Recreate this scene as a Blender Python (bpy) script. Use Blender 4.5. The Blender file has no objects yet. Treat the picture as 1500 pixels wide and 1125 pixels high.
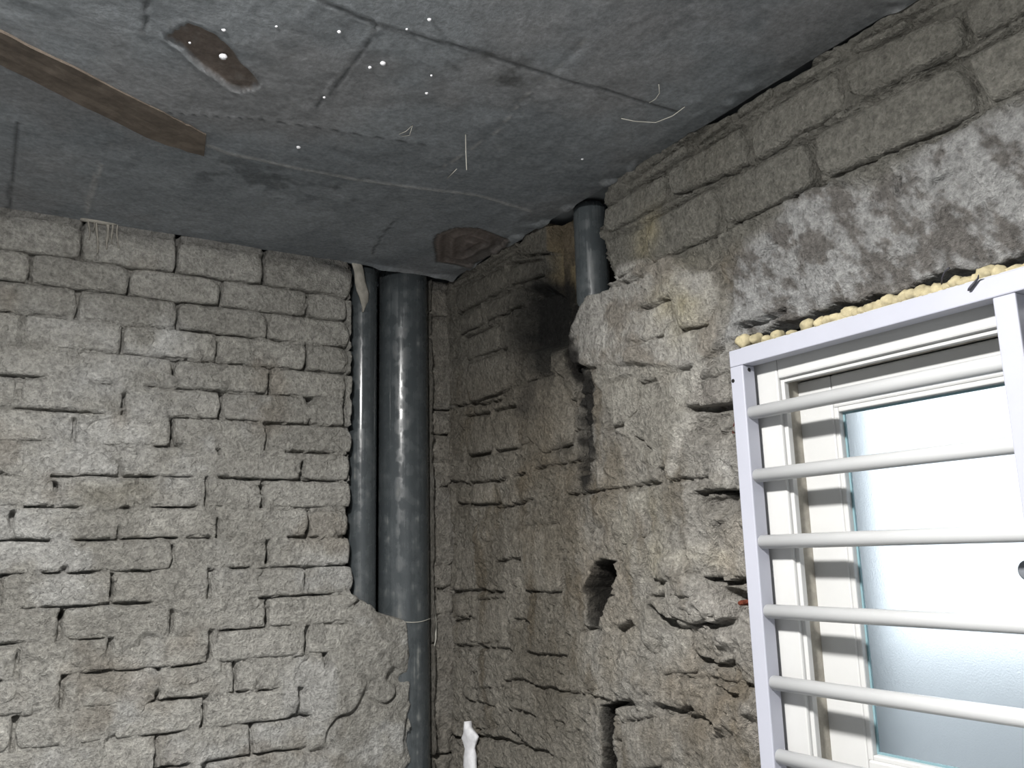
import bpy, bmesh, math, random
import numpy as np
from mathutils import Vector, Matrix
random.seed(4)
SC = bpy.context.scene
COL = SC.collection
ZC = 2.33                      # height of the left wall's first bed joint above the floor

# ---------------------------------------------------------------- camera
CAM = np.array([-1.05410374, -2.01040305, -0.723175881 + ZC])
CR = np.array([0.8544238, -0.51893309, -0.02585381])
CU = np.array([-0.07921725, -0.17928595, 0.98060246])
CF = np.array([0.51350228, 0.83580201, 0.19429463])
FPX = 1262.61
cd = bpy.data.cameras.new('camera'); cam = bpy.data.objects.new('camera', cd); COL.objects.link(cam)
cd.sensor_width = 36.0; cd.lens = 36.0 * FPX / 1500.0; cd.clip_start = 0.02
cam.matrix_world = Matrix(((CR[0], CU[0], -CF[0], CAM[0]), (CR[1], CU[1], -CF[1], CAM[1]),
                           (CR[2], CU[2], -CF[2], CAM[2]), (0, 0, 0, 1)))
SC.camera = cam

# ---------------------------------------------------------------- sky, lights, exposure
w = bpy.data.worlds.new('overcast'); SC.world = w; w.use_nodes = True
bg = w.node_tree.nodes['Background']; bg.inputs[0].default_value = (0.86, 0.93, 1.0, 1); bg.inputs[1].default_value = 2.2
SC.view_settings.view_transform = 'Standard'; SC.view_settings.look = 'None'
SC.view_settings.exposure = 0.0; SC.view_settings.gamma = 1.0; SC.view_settings.use_curve_mapping = False
LAMP = (-1.12, -1.42, 0.0235 + ZC)
LAMP_GLOW = 1050.0             # the round ceiling lamp's dome lights the room (built with the lamp below)

# ---------------------------------------------------------------- survey: photo pixel -> point on a real plane
def ray(x, y): return (CR * (x - 750) - CU * (y - 562.5)) / FPX + CF
def pL(x, y, Y=0.0):           # left wall (plane y=Y): returns (u=x, v=z)
    d = ray(x, y); t = (Y - CAM[1]) / d[1]; P = CAM + t * d; return (P[0], P[2] - ZC)
def pR(x, y, X=0.0):           # right wall (plane x=X): (u=-y, v=z)
    d = ray(x, y); t = (X - CAM[0]) / d[0]; P = CAM + t * d; return (-P[1], P[2] - ZC)
def pC(x, y, z=0.0235):
    d = ray(x, y); t = (z + ZC - CAM[2]) / d[2]; P = CAM + t * d; return (P[0], P[1])
def uL(px, v):                 # x on the left wall for image column px at height v
    a = pL(px, 300); b = pL(px, 1000)
    return a[0] + (b[0] - a[0]) * (v - a[1]) / (b[1] - a[1])

# ---------------------------------------------------------------- numpy noise
def _h(i, j, s):
    n = (i.astype(np.int64) * 374761393 + j.astype(np.int64) * 668265263 + s * 1442695041) & 0xffffffff
    n = ((n ^ (n >> 13)) * 1274126177) & 0xffffffff
    n = (n ^ (n >> 16)) & 0xffffff
    return n / float(0xffffff)
def vnoise(x, y, s=0):
    xi = np.floor(x); yi = np.floor(y); fx = x - xi; fy = y - yi
    fx = fx * fx * fx * (fx * (fx * 6 - 15) + 10); fy = fy * fy * fy * (fy * (fy * 6 - 15) + 10)
    a = _h(xi, yi, s); b = _h(xi + 1, yi, s); c = _h(xi, yi + 1, s); d = _h(xi + 1, yi + 1, s)
    return (a + (b - a) * fx) * (1 - fy) + (c + (d - c) * fx) * fy
def fbm(x, y, f, o=4, s=0, g=0.55):
    x = np.asarray(x, float); y = np.asarray(y, float); r = 0; a = 1; t = 0; ca, sa = math.cos(.6), math.sin(.6)
    for k in range(o):
        r = r + a * (vnoise(x * f + 17.3 * k, y * f - 9.1 * k, s + k) - .5) * 2; t += a; a *= g; f *= 2.03
        x, y = x * ca - y * sa, x * sa + y * ca
    return r / t * 1.3
def sst(a, b, x): t = np.clip((x - a) / (b - a), 0, 1); return t * t * (3 - 2 * t)
def dseg(u, v, pts):
    d = np.full(np.shape(u), 9.0)
    for (a, b), (c, e) in zip(pts[:-1], pts[1:]):
        dx, dy = c - a, e - b; L = dx * dx + dy * dy + 1e-12
        t = np.clip(((u - a) * dx + (v - b) * dy) / L, 0, 1)
        d = np.minimum(d, np.hypot(u - a - t * dx, v - b - t * dy))
    return d
def inpoly(u, v, pts):
    r = np.zeros(np.shape(u), bool); n = len(pts)
    for i in range(n):
        x1, y1 = pts[i]; x2, y2 = pts[(i + 1) % n]
        if y1 == y2: continue
        r ^= ((y1 > v) != (y2 > v)) & (u < (x2 - x1) * (v - y1) / (y2 - y1) + x1)
    return r
def spoly(u, v, pts):          # signed distance, negative inside
    d = dseg(u, v, list(pts) + [pts[0]]); return np.where(inpoly(u, v, pts), -d, d)
def lerp3(a, b, t): return a + (np.asarray(b) - a) * t[..., None]
C3 = lambda *c: np.array(c, float)

# ---------------------------------------------------------------- materials
def nmat(name, rough=0.9, spec=0.3):
    m = bpy.data.materials.new(name); m.use_nodes = True; nt = m.node_tree
    b = nt.nodes['Principled BSDF']; b.inputs['Roughness'].default_value = rough
    b.inputs['Specular IOR Level'].default_value = spec
    return m, nt, b
def masonry(name, bump=0.6, scale=230.0, rnd=0.12, bd=.014, k=1.0):
    m, nt, b = nmat(name, 0.95, 0.15); N = nt.nodes; L = nt.links
    att = N.new('ShaderNodeAttribute'); att.attribute_name = 'tint'
    tc = N.new('ShaderNodeTexCoord'); geo = N.new('ShaderNodeNewGeometry')
    n1 = N.new('ShaderNodeTexNoise'); n1.inputs['Scale'].default_value = 55; n1.inputs['Detail'].default_value = 8; n1.inputs['Roughness'].default_value = .7
    n2 = N.new('ShaderNodeTexNoise'); n2.inputs['Scale'].default_value = scale; n2.inputs['Detail'].default_value = 5; n2.inputs['Roughness'].default_value = .65
    L.new(geo.outputs['Position'], n1.inputs['Vector']); L.new(geo.outputs['Position'], n2.inputs['Vector'])
    mr = N.new('ShaderNodeMapRange'); mr.inputs[1].default_value = .3; mr.inputs[2].default_value = .7
    mr.inputs[3].default_value = 1 - .38 * k; mr.inputs[4].default_value = 1 + .32 * k; L.new(n1.outputs['Fac'], mr.inputs[0])
    mr2 = N.new('ShaderNodeMapRange'); mr2.inputs[1].default_value = .3; mr2.inputs[2].default_value = .7
    mr2.inputs[3].default_value = 1 - .34 * k; mr2.inputs[4].default_value = 1 + .30 * k; L.new(n2.outputs['Fac'], mr2.inputs[0])
    oi = N.new('ShaderNodeObjectInfo'); mr3 = N.new('ShaderNodeMapRange')
    mr3.inputs[3].default_value = 1 - rnd; mr3.inputs[4].default_value = 1 + rnd; L.new(oi.outputs['Random'], mr3.inputs[0])
    mu = N.new('ShaderNodeMath'); mu.operation = 'MULTIPLY'; L.new(mr.outputs[0], mu.inputs[0]); L.new(mr2.outputs[0], mu.inputs[1])
    mu2 = N.new('ShaderNodeMath'); mu2.operation = 'MULTIPLY'; L.new(mu.outputs[0], mu2.inputs[0]); L.new(mr3.outputs[0], mu2.inputs[1])
    vm = N.new('ShaderNodeVectorMath'); vm.operation = 'SCALE'; L.new(att.outputs['Color'], vm.inputs[0]); L.new(mu2.outputs[0], vm.inputs['Scale'])
    L.new(vm.outputs[0], b.inputs['Base Color'])
    bp = N.new('ShaderNodeBump'); bp.inputs['Strength'].default_value = bump; bp.inputs['Distance'].default_value = bd
    ad = N.new('ShaderNodeMath'); ad.operation = 'ADD'; L.new(n1.outputs['Fac'], ad.inputs[0]); L.new(n2.outputs['Fac'], ad.inputs[1])
    L.new(ad.outputs[0], bp.inputs['Height']); L.new(bp.outputs[0], b.inputs['Normal'])
    return m
def plain(name, col, rough=.5, spec=.5, var=0.0, vscale=30, bump=0.0, metal=0.0, stretch=(1, 1, 1), col2=None, lo=.35, hi=.65):
    m, nt, b = nmat(name, rough, spec); N = nt.nodes; L = nt.links
    b.inputs['Metallic'].default_value = metal; b.inputs['Base Color'].default_value = (*col, 1)
    if var or col2 or bump:
        geo = N.new('ShaderNodeNewGeometry'); mp = N.new('ShaderNodeMapping'); mp.inputs['Scale'].default_value = stretch
        L.new(geo.outputs['Position'], mp.inputs['Vector'])
        n = N.new('ShaderNodeTexNoise'); n.inputs['Scale'].default_value = vscale; n.inputs['Detail'].default_value = 6; n.inputs['Roughness'].default_value = .65
        L.new(mp.outputs[0], n.inputs['Vector'])
        r = N.new('ShaderNodeValToRGB'); r.color_ramp.elements[0].position = lo; r.color_ramp.elements[1].position = hi
        c2 = col2 or tuple(c * (1 + var) for c in col); c1 = col if col2 else tuple(c * (1 - var) for c in col)
        r.color_ramp.elements[0].color = (*c1, 1); r.color_ramp.elements[1].color = (*c2, 1)
        L.new(n.outputs['Fac'], r.inputs[0]); L.new(r.outputs[0], b.inputs['Base Color'])
        if bump:
            bp = N.new('ShaderNodeBump'); bp.inputs['Strength'].default_value = bump; bp.inputs['Distance'].default_value = .003
            L.new(n.outputs['Fac'], bp.inputs['Height']); L.new(bp.outputs[0], b.inputs['Normal'])
    return m
M_BRICK = masonry('cement_brick', 1.0, 150, .10, .013)
M_MORTAR = masonry('mortar_and_render', 1.0, 140, 0, .016)
M_CEIL = masonry('ceiling_concrete', .3, 110, 0, .0020, .45)
M_PIPE = None
def pipe_mat():
    m, nt, b = nmat('dark_grey_plastic_pipe', .26, .5); N = nt.nodes; L = nt.links
    geo = N.new('ShaderNodeNewGeometry'); mp = N.new('ShaderNodeMapping'); mp.inputs['Scale'].default_value = (50, 50, 1.1)
    L.new(geo.outputs['Position'], mp.inputs[0]); n = N.new('ShaderNodeTexNoise'); n.inputs['Scale'].default_value = 1; n.inputs['Detail'].default_value = 7
    n.inputs['Roughness'].default_value = .7; L.new(mp.outputs[0], n.inputs['Vector'])
    n2 = N.new('ShaderNodeTexNoise'); n2.inputs['Scale'].default_value = 28; n2.inputs['Detail'].default_value = 3; L.new(geo.outputs['Position'], n2.inputs['Vector'])
    mx = N.new('ShaderNodeMath'); mx.operation = 'MULTIPLY'; L.new(n.outputs['Fac'], mx.inputs[0]); L.new(n2.outputs['Fac'], mx.inputs[1])
    r = N.new('ShaderNodeValToRGB'); e = r.color_ramp.elements
    e[0].position = .18; e[0].color = (.046, .053, .057, 1); e[1].position = .50; e[1].color = (.20, .205, .195, 1)
    k = e.new(.34); k.color = (.060, .068, .072, 1)
    L.new(mx.outputs[0], r.inputs[0]); L.new(r.outputs[0], b.inputs['Base Color'])
    rr = N.new('ShaderNodeMapRange'); rr.inputs[1].default_value = .22; rr.inputs[2].default_value = .42; rr.inputs[3].default_value = .17; rr.inputs[4].default_value = .75
    L.new(mx.outputs[0], rr.inputs[0]); L.new(rr.outputs[0], b.inputs['Roughness']); return m
M_PIPE = pipe_mat()
M_GRILLE = plain('white_painted_steel', (.345, .352, .405), .38, .5, var=.03, vscale=6)
M_BAR = plain('white_painted_bar', (.43, .435, .44), .35, .5, var=.03, vscale=6)
M_PVC = plain('white_window_plastic', (.46, .46, .455), .4, .5, var=.03, vscale=9)
M_DUSTY = plain('dusty_track_plastic', (.33, .31, .27), .8, .2, var=.2, vscale=40)
M_GASKET = plain('teal_glass_edge_gasket', (.16, .26, .29), .5, .4)
M_BLACK = plain('black_hole', (.015, .015, .015), .9, .1)
M_FOAM = plain('yellow_spray_foam', (.36, .315, .20), .85, .2, var=.25, vscale=60, bump=.4)
M_WHITE = plain('white_caulk', (.60, .60, .62), .7, .3, var=.12, vscale=50, bump=.4)
M_WIRE = plain('dark_wire', (.035, .035, .045), .5, .4)
M_STRING = plain('pale_string', (.38, .37, .33), .9, .1)
M_TIMBER = plain('brown_timber', (.115, .095, .078), .9, .1, var=.25, vscale=30, stretch=(1, 1, 1), bump=.25)
M_METAL = plain('grey_latch_metal', (.16, .17, .19), .4, .5)
M_FLOOR = plain('bare_concrete_floor', (.46, .46, .46), .9, .2, var=.2, vscale=4, bump=.3)
M_RED = plain('red_brick_chip', (.22, .055, .035), .9, .2, var=.3, vscale=60)
M_PAINTW = plain('painted_wall', (.66, .68, .70), .85, .2, var=.06, vscale=3)
M_OUT = plain('outdoor_paving', (.5, .5, .5), .9, .2, var=.1, vscale=3)
M_REVEAL = plain('grey_reveal_render', (.30, .32, .33), .9, .2, var=.1, vscale=15)
M_LAMPH = plain('white_lamp_housing', (.8, .8, .8), .4, .4)
def glass_mat():
    m, nt, b = nmat('frosted_glass', .42, .5)
    b.inputs['Base Color'].default_value = (.93, .975, .99, 1); b.inputs['Transmission Weight'].default_value = 1.0
    b.inputs['IOR'].default_value = 1.25
    N = nt.nodes; L = nt.links; geo = N.new('ShaderNodeNewGeometry'); n = N.new('ShaderNodeTexNoise'); n.inputs['Scale'].default_value = 420; n.inputs['Detail'].default_value = 2
    L.new(geo.outputs['Position'], n.inputs['Vector']); bp = N.new('ShaderNodeBump'); bp.inputs['Strength'].default_value = .25; bp.inputs['Distance'].default_value = .001
    L.new(n.outputs['Fac'], bp.inputs['Height']); L.new(bp.outputs[0], b.inputs['Normal'])
    return m
M_GLASS = glass_mat()
def emis(name, col, s):
    m, nt, b = nmat(name); b.inputs['Emission Color'].default_value = (*col, 1); b.inputs['Emission Strength'].default_value = s; return m
M_DOME = emis('lamp_dome_glow', (1, .985, .955), LAMP_GLOW)

# ---------------------------------------------------------------- object helpers
def tag(o, label=None, cat=None, group=None, kind=None):
    if label: o['label'] = label
    if cat: o['category'] = cat
    if group: o['group'] = group
    if kind: o['kind'] = kind
    return o
def empty(name, loc, **k):
    o = bpy.data.objects.new(name, None); COL.objects.link(o); o.location = loc; o.empty_display_size = .05
    return tag(o, **k)
def link(name, me, mat, parent=None):
    o = bpy.data.objects.new(name, me); COL.objects.link(o)
    if mat: me.materials.append(mat)
    if parent is not None:
        o.parent = parent
        if parent.type == 'EMPTY': o.matrix_parent_inverse = Matrix.Translation(-Vector(parent.location))
    return o
def mesh_np(name, V, F, col=None, smooth=True):
    me = bpy.data.meshes.new(name); V = np.asarray(V, np.float32); F = np.asarray(F, np.int32)
    me.vertices.add(len(V)); me.vertices.foreach_set('co', V.ravel())
    k = F.shape[1]; me.loops.add(F.size); me.loops.foreach_set('vertex_index', F.ravel())
    me.polygons.add(len(F)); me.polygons.foreach_set('loop_start', np.arange(0, F.size, k, dtype=np.int32))
    if smooth: me.polygons.foreach_set('use_smooth', np.ones(len(F), bool))
    if col is not None:
        a = me.color_attributes.new('tint', 'FLOAT_COLOR', 'POINT')
        c = np.ones((len(V), 4), np.float32); c[:, :3] = col; a.data.foreach_set('color', c.ravel())
    me.update(calc_edges=True); me.validate(); return me
def from_bm(name, bm, mat, parent=None, smooth=False):
    me = bpy.data.meshes.new(name); bm.to_mesh(me); bm.free()
    if smooth: me.polygons.foreach_set('use_smooth', np.ones(len(me.polygons), bool))
    return link(name, me, mat, parent)
def box(bm, a, b, bev=0.0, seg=2):
    lo = [min(p, q) for p, q in zip(a, b)]; hi = [max(p, q) for p, q in zip(a, b)]
    r = bmesh.ops.create_cube(bm, size=1.0)
    for v in r['verts']: v.co = Vector([(l + h) / 2 + c * (h - l) for l, h, c in zip(lo, hi, v.co)])
    if bev:
        es = list({e for v in r['verts'] for e in v.link_edges})
        bmesh.ops.bevel(bm, geom=es, offset=bev, segments=seg, affect='EDGES', profile=.5)
    return bm
def boxo(name, a, b, mat, parent=None, bev=0.0, seg=2):
    bm = bmesh.new(); box(bm, a, b, bev, seg); return from_bm(name, bm, mat, parent)
def tube(bm, pts, rad, n=10, cap=True):
    pts = [Vector(p) for p in pts]; rad = rad if hasattr(rad, '__len__') else [rad] * len(pts); rings = []
    for i, p in enumerate(pts):
        t = (pts[min(i + 1, len(pts) - 1)] - pts[max(i - 1, 0)]).normalized()
        a = t.orthogonal().normalized() if i == 0 else (A - t * A.dot(t)).normalized(); A = a; b = t.cross(a)
        rings.append([bm.verts.new(p + (a * math.cos(2 * math.pi * k / n) + b * math.sin(2 * math.pi * k / n)) * rad[i]) for k in range(n)])
    for r, s in zip(rings[:-1], rings[1:]):
        for k in range(n): bm.faces.new((r[k], r[(k + 1) % n], s[(k + 1) % n], s[k]))
    if cap: bm.faces.new(rings[0][::-1]); bm.faces.new(rings[-1])
def R3(u, v, h=0.0): return (-h, -u, v + ZC)      # right wall coords -> world (h = proud of the wall)
def L3(u, v, h=0.0): return (u, -h, v + ZC)

# ================================================================ COLOURS AND RELIEF OF THE LEFT WALL
GREY = C3(.345, .333, .303); GREY2 = C3(.435, .422, .39); PALE = C3(.53, .525, .51); BROWN = C3(.20, .165, .125); DARK = C3(.035, .036, .036)
CH = 0.067
JL = {0: [121, 260, 388], 1: [45, 190, 324, 451], 2: [114, 260, 393], 3: [33, 180, 318, 450], 4: [104, 255, 396],
      5: [27, 182, 325, 455], 6: [110, 253, 392], 7: [21, 177, 320, 444], 8: [82, 200, 303, 385], 9: [17, 175, 320, 454],
      10: [95, 255, 393], 11: [165, 308, 450], 12: [88, 253, 393], 13: [25, 160, 308, 450], 14: [92, 232, 345, 480], 15: [20, 165, 300, 440],
      16: [95, 230, 370, 500], 17: [30, 165, 300, 450]}
ENDL = [513, 506, 511, 507, 508, 507, 515, 510, 514, 511, 514, 517, 518, 520, 522, 520, 520, 520, 520, 520]
rowsL = []                      # (v_top, v_bot, [x edges])
for k in range(20):
    vt = -CH * k if k else 0.016; vb = -CH * (k + 1); vm = (vt + vb) / 2
    xs = [uL(p, vm) for p in JL[k]] if k in JL else [-.99 + (.1 if k % 2 else 0) + .2 * i for i in range(4)]
    while xs[0] > -1.75: xs.insert(0, xs[0] - .2 + random.uniform(-.006, .006))
    end = uL(ENDL[k], vm)
    if k >= 13: end = -.262
    if end - xs[-1] > .26: xs.append(xs[-1] + .2)
    xs.append(end); rowsL.append((vt, vb, xs))
HOLEL = [((182, 586), .010, .018), ((455, 586), .018, .012), ((323, 575), .012, .008), ((254, 626), .008, .022), ((444, 680), .006, .010), ((78, 713), .013, .010),
         ((454, 772), .007, .011), ((393, 816), .006, .018), ((98, 902), .014, .010), ((393, 907), .006, .020), ((166, 862), .005, .018),
         ((318, 508), .006, .014), ((18, 760), .006, .020), ((125, 400), .005, .01), ((385, 716), .022, .012), ((254, 804), .005, .014), ((260, 545), .012, .009),
         ((150, 705), .03, .012)]
CHASE_L = (-.285, -.054)
RUB = [pL(*q) for q in [(505, 862), (522, 872), (545, 880), (560, 892), (598, 906), (600, 940), (604, 1000), (602, 1060), (606, 1300), (440, 1300), (455, 1000), (505, 940)]]
def chase_edge(v): return CHASE_L[0] + .006 * vnoise(v * 40, v * 0 + 3, 5) - .004
def relief_left(u, v):
    wob = .004 * fbm(u, v, 26, 3, 3)
    uu = u + wob; vv = v + .002 * fbm(u, v, 22, 2, 8) + .004 * fbm(u, v, 6, 2, 12)
    k = np.clip(np.floor(-vv / CH), 0, 19).astype(int)
    dv = np.abs(vv + CH * np.round(-vv / CH)); dv = np.where(vv > -.03, .05, dv)
    dj = np.full(u.shape, .5)
    for i, (vt, vb, xs) in enumerate(rowsL):
        m = k == i
        if m.any(): dj[m] = np.abs(uu[m][:, None] - np.array(xs)[None, :]).min(1)
    clean = sst(-.17, -.235, v + .03 * fbm(u, v, 7, 2, 44))               # 0 at the top (clean bricks), 1 where smeared
    opn_h = sst(-.02, .14, fbm(u, v * 2.2, 7.5, 3, 21) + .75 * (1 - clean) - .02)
    opn_v = sst(-.15, .08, fbm(u * 1.3, v, 9, 2, 31) + .8 * (1 - clean) + .0)
    jw = .0030 + .0014 * fbm(u, v, 25, 2, 61)
    th = (1 - sst(jw * .6, jw * 1.7, dv)) * opn_h; tv = (1 - sst(jw * .8, jw * 2.0, dj)) * opn_v
    tr = np.maximum(th, tv)
    S = sst(-.35, .2, fbm(u, v, 11, 4, 77) + .25) * clean
    H = -.007 + S * (.0095 + .004 * fbm(u, v, 16, 4, 90)) + .0028 * fbm(u, v, 55, 3, 95) * (.4 + clean)
    H = H - tr * .026 - .0030 * sst(.15, .6, fbm(u, v, 95, 2, 96)) * (.3 + .7 * clean) + .0016 * fbm(u + v * .8, v - u * .5, 60, 3, 97)
    # chipped faces: deeper scars on the smeared part
    scar = sst(.18, .5, fbm(u, v, 13, 3, 140)) * clean; H -= scar * .010
    for (p, a, b) in HOLEL:
        c = pL(*p); r = np.hypot((u - c[0]) / a, (v - c[1]) / b) + .35 * fbm(u, v, 60, 2, 7); H -= .035 * (1 - sst(.55, 1.15, r))
    top = sst(.004, .014, v); H = np.where(v > 0, H + top * .008, H)       # bedding mortar under the slab
    # chase for the pipes
    e1 = chase_edge(v); inch = sst(-.003, .003, u - e1) * (1 - sst(-.003, .003, u - CHASE_L[1]))
    r = spoly(u, v, RUB) + .010 * fbm(u, v, 25, 3, 15); rub = 1 - sst(-.010, .004, r)
    H = H * (1 - inch) - .155 * inch
    rh = .011 + .010 * sst(.0, .05, -r) + .012 * fbm(u, v, 14, 4, 19) - .016 * (1 - sst(.0, .0035, np.abs(fbm(u, v, 9, 2, 47)) * .02))
    H = H * (1 - rub) + rub * rh
    strip = (u > CHASE_L[1] + .003); H = np.where(strip & (rub < .5), H * .8 - .043, H)
    return H
def paint_left(u, v):
    n = fbm(u, v, 5, 5, 200); c = lerp3(np.broadcast_to(GREY, u.shape + (3,)), GREY2, sst(-.5, .5, n))
    low = sst(-.16, -.30, v)
    p = sst(.12, .5, fbm(u, v, 8, 5, 210)) * low * .62; c = lerp3(c, PALE, p)
    # vertical plaster smear near the middle left
    for q, a, b, s in [((240, 500), .05, .06, .6), ((150, 580), .16, .1, .35), ((110, 480), .09, .05, .35), ((130, 640), .12, .09, .35), ((250, 700), .08, .05, .3), ((330, 830), .05, .05, .3)]:
        x, y = pL(*q); g = np.exp(-((u - x) / a) ** 2 - ((v - y) / b) ** 2); c = lerp3(c, PALE * .98, np.clip(g * s * (1 + 1.5 * fbm(u, v, 18, 3, 9)), 0, .8))
    c = lerp3(c, BROWN * 1.15, sst(.25, .7, fbm(u, v, 6, 4, 230)) * .35)
    x, y = pL(165, 722); c = lerp3(c, C3(.28, .26, .21), np.exp(-((u - x) / .09) ** 2 - ((v - y) / .03) ** 2) * .7)
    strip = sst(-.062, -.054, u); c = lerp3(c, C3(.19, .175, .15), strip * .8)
    top_dark = sst(-.02, .02, v + .01 * fbm(u, v, 20, 2, 1)) * .5; c = lerp3(c, C3(.10, .10, .10), top_dark)  # darker towards the ceiling line
    x, y = pL(490, 390); c = lerp3(c, DARK * 2, .7 * np.exp(-((u - x) / .07) ** 2 - ((v - y + .3 * (u - x)) / .012) ** 2))
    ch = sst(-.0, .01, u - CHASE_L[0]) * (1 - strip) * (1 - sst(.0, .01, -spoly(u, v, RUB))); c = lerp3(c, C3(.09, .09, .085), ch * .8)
    return c

# ================================================================ RIGHT WALL
WIN = dict(u0=1.022, u1=1.945, v0=-1.150, v1=-.385)
polyR = lambda L, X=0.0: [pR(x, y, X) for x, y in L]
PATCH = polyR([(1062, 500), (1078, 445), (1075, 400), (1100, 350), (1140, 322), (1158, 296), (1210, 270), (1290, 262), (1330, 245), (1400, 190), (1500, 150), (1640, 60), (1700, 330), (1500, 398), (1300, 440), (1180, 470), (1110, 490)])
SHEET = polyR([(840, 532), (846, 470), (858, 440), (890, 408), (930, 380), (985, 372), (1050, 400), (1062, 430), (1060, 500), (1036, 560), (1000, 590), (960, 560), (880, 540)])
LIMB = polyR([(868, 545), (900, 530), (1010, 540), (1045, 520), (1020, 600), (985, 660), (960, 690), (930, 650), (905, 635), (888, 600)])
CHR = polyR([(800, 300), (856, 262), (893, 272), (886, 300), (878, 350), (884, 380), (898, 415), (876, 430), (845, 455), (835, 440), (800, 420)])
BAND = polyR([(797, 300), (834, 290), (836, 440), (828, 470), (800, 425)])
SOOT = polyR([(768, 425), (790, 415), (822, 430), (840, 500), (812, 512), (760, 515), (752, 480)])
GAP = polyR([(836, 445), (858, 440), (846, 480), (838, 530), (842, 560), (828, 545), (822, 500)])
HOLE = polyR([(868, 826), (880, 819), (898, 821), (903, 840), (892, 868), (883, 892), (870, 922), (856, 905), (853, 860)])
HOLE2 = polyR([(880, 1036), (906, 1028), (898, 1052), (893, 1090), (900, 1130), (880, 1140), (883, 1090)])
CRACKS = [  # polyline in the photo, half width (m), depth (m)
    ([(838, 530), (846, 560), (838, 600)], .010, .05), ([(858, 555), (866, 600), (856, 640), (858, 690)], .012, .028), ([(850, 600), (852, 690)], .009, .03),
    ([(942, 453), (962, 447), (982, 437)], .004, .022), ([(982, 440), (985, 462), (997, 487), (1020, 478), (1040, 477)], .004, .022),
    ([(1024, 478), (1022, 510)], .003, .01), ([(934, 506), (976, 493)], .003, .012), ([(962, 560), (966, 582), (970, 604)], .005, .016), ([(936, 562), (962, 558)], .003, .012),
    ([(890, 630), (915, 623)], .004, .02), ([(888, 590), (893, 632)], .003, .012), ([(1012, 600), (1040, 597), (1072, 595)], .006, .035),
    ([(1020, 723), (1050, 721), (1080, 724)], .004, .035), ([(1034, 851), (1060, 853), (1092, 852)], .004, .03),
    ([(955, 893), (975, 912), (992, 915)], .009, .03), ([(1060, 873), (1078, 880), (1072, 895)], .012, .035), ([(1020, 905), (1050, 920), (1075, 905)], .005, .02),
    ([(943, 785), (952, 850), (975, 853)], .004, .012), ([(905, 925), (925, 915)], .006, .015), ([(893, 935), (897, 950)], .004, .012), ([(1010, 960), (1050, 975), (1075, 972)], .005, .02),
    ([(960, 1035), (985, 1042), (1010, 1040)], .005, .016), ([(930, 1030), (905, 1032)], .006, .02), ([(1045, 1010), (1080, 1020)], .005, .016),
    ([(756, 612), (757, 655)], .004, .012), ([(738, 574), (725, 587), (700, 592), (627, 596)], .003, .014), ([(752, 560), (762, 590)], .003, .012),
    ([(629, 709), (674, 706)], .003, .014), ([(678, 669), (712, 663)], .003, .014), ([(716, 706), (734, 701)], .003, .014), ([(752, 699), (768, 693), (764, 672)], .003, .014),
    ([(678, 740), (690, 737)], .003, .012), ([(720, 745), (765, 737)], .003, .012), ([(640, 868), (700, 866), (730, 869)], .003, .012), ([(641, 911), (684, 907)], .003, .014),
    ([(681, 870), (680, 905)], .003, .01), ([(643, 950), (684, 947), (705, 950)], .003, .014), ([(687, 955), (687, 995)], .003, .01), ([(682, 706), (680, 755)], .003, .01),
    ([(638, 1075), (680, 1085)], .003, .012), ([(690, 1080), (730, 1085)], .003, .012), ([(740, 1070), (775, 1100), (800, 1105)], .004, .014),
    ([(800, 760), (806, 720)], .004, .012), ([(812, 765), (822, 800), (820, 870)], .003, .010), ([(862, 790), (868, 770)], .003, .01),
    ([(870, 430), (900, 420), (950, 405)], .005, .016), ([(930, 640), (955, 660)], .003, .01), ([(970, 690), (978, 720)], .006, .02),
    ([(1048, 345), (1055, 380), (1040, 400)], .003, .010), ([(1337, 216), (1300, 232), (1270, 246)], .003, .014), ([(1441, 160), (1400, 185), (1337, 216)], .005, .02),
    ([(1185, 226), (1186, 262), (1165, 290)], .004, .014), ([(1115, 375), (1137, 360)], .003, .012), ([(1366, 268), (1395, 252)], .003, .01), ([(1316, 262), (1318, 282)], .004, .012),
    ([(1080, 480), (1110, 472), (1150, 455)], .005, .022), ([(1040, 530), (1060, 510)], .004, .016), ([(1000, 545), (1030, 530)], .003, .01),
    ([(1042, 640), (1060, 625)], .003, .012), ([(1135, 260), (1197, 272), (1245, 268)], .003, .008), ([(1240, 158), (1300, 128), (1390, 82)], .004, .018)]
CRACKS = [(polyR(a), b, c) for a, b, c in CRACKS]
BUMPS = [((1010, 870), .05, .05, .020), ((1035, 890), .04, .035, .018), ((985, 830), .05, .03, .012), ((1060, 760), .06, .025, .012), ((1075, 935), .07, .03, .016), ((955, 935), .05, .025, .010),
         ((1005, 450), .05, .045, .012), ((800, 600), .05, .06, .012), ((935, 440), .09, .06, .012), ((1055, 660), .05, .04, .010), ((700, 800), .05, .1, .008), ((785, 800), .06, .1, .008),
         ((925, 780), .05, .09, .012), ((890, 740), .05, .08, .01), ((930, 1000), .08, .05, .012), ((1060, 1040), .08, .04, .016), ((870, 590), .02, .03, .010), ((815, 530), .03, .05, .016), ((1050, 900), .04, .03, .012)]
CAVS = [((1050, 625), .06, .035, .030), ((1062, 738), .06, .022, .028), ((1078, 880), .03, .02, .02), ((825, 645), .02, .02, .01), ((1075, 860), .05, .010, .012)]
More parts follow.
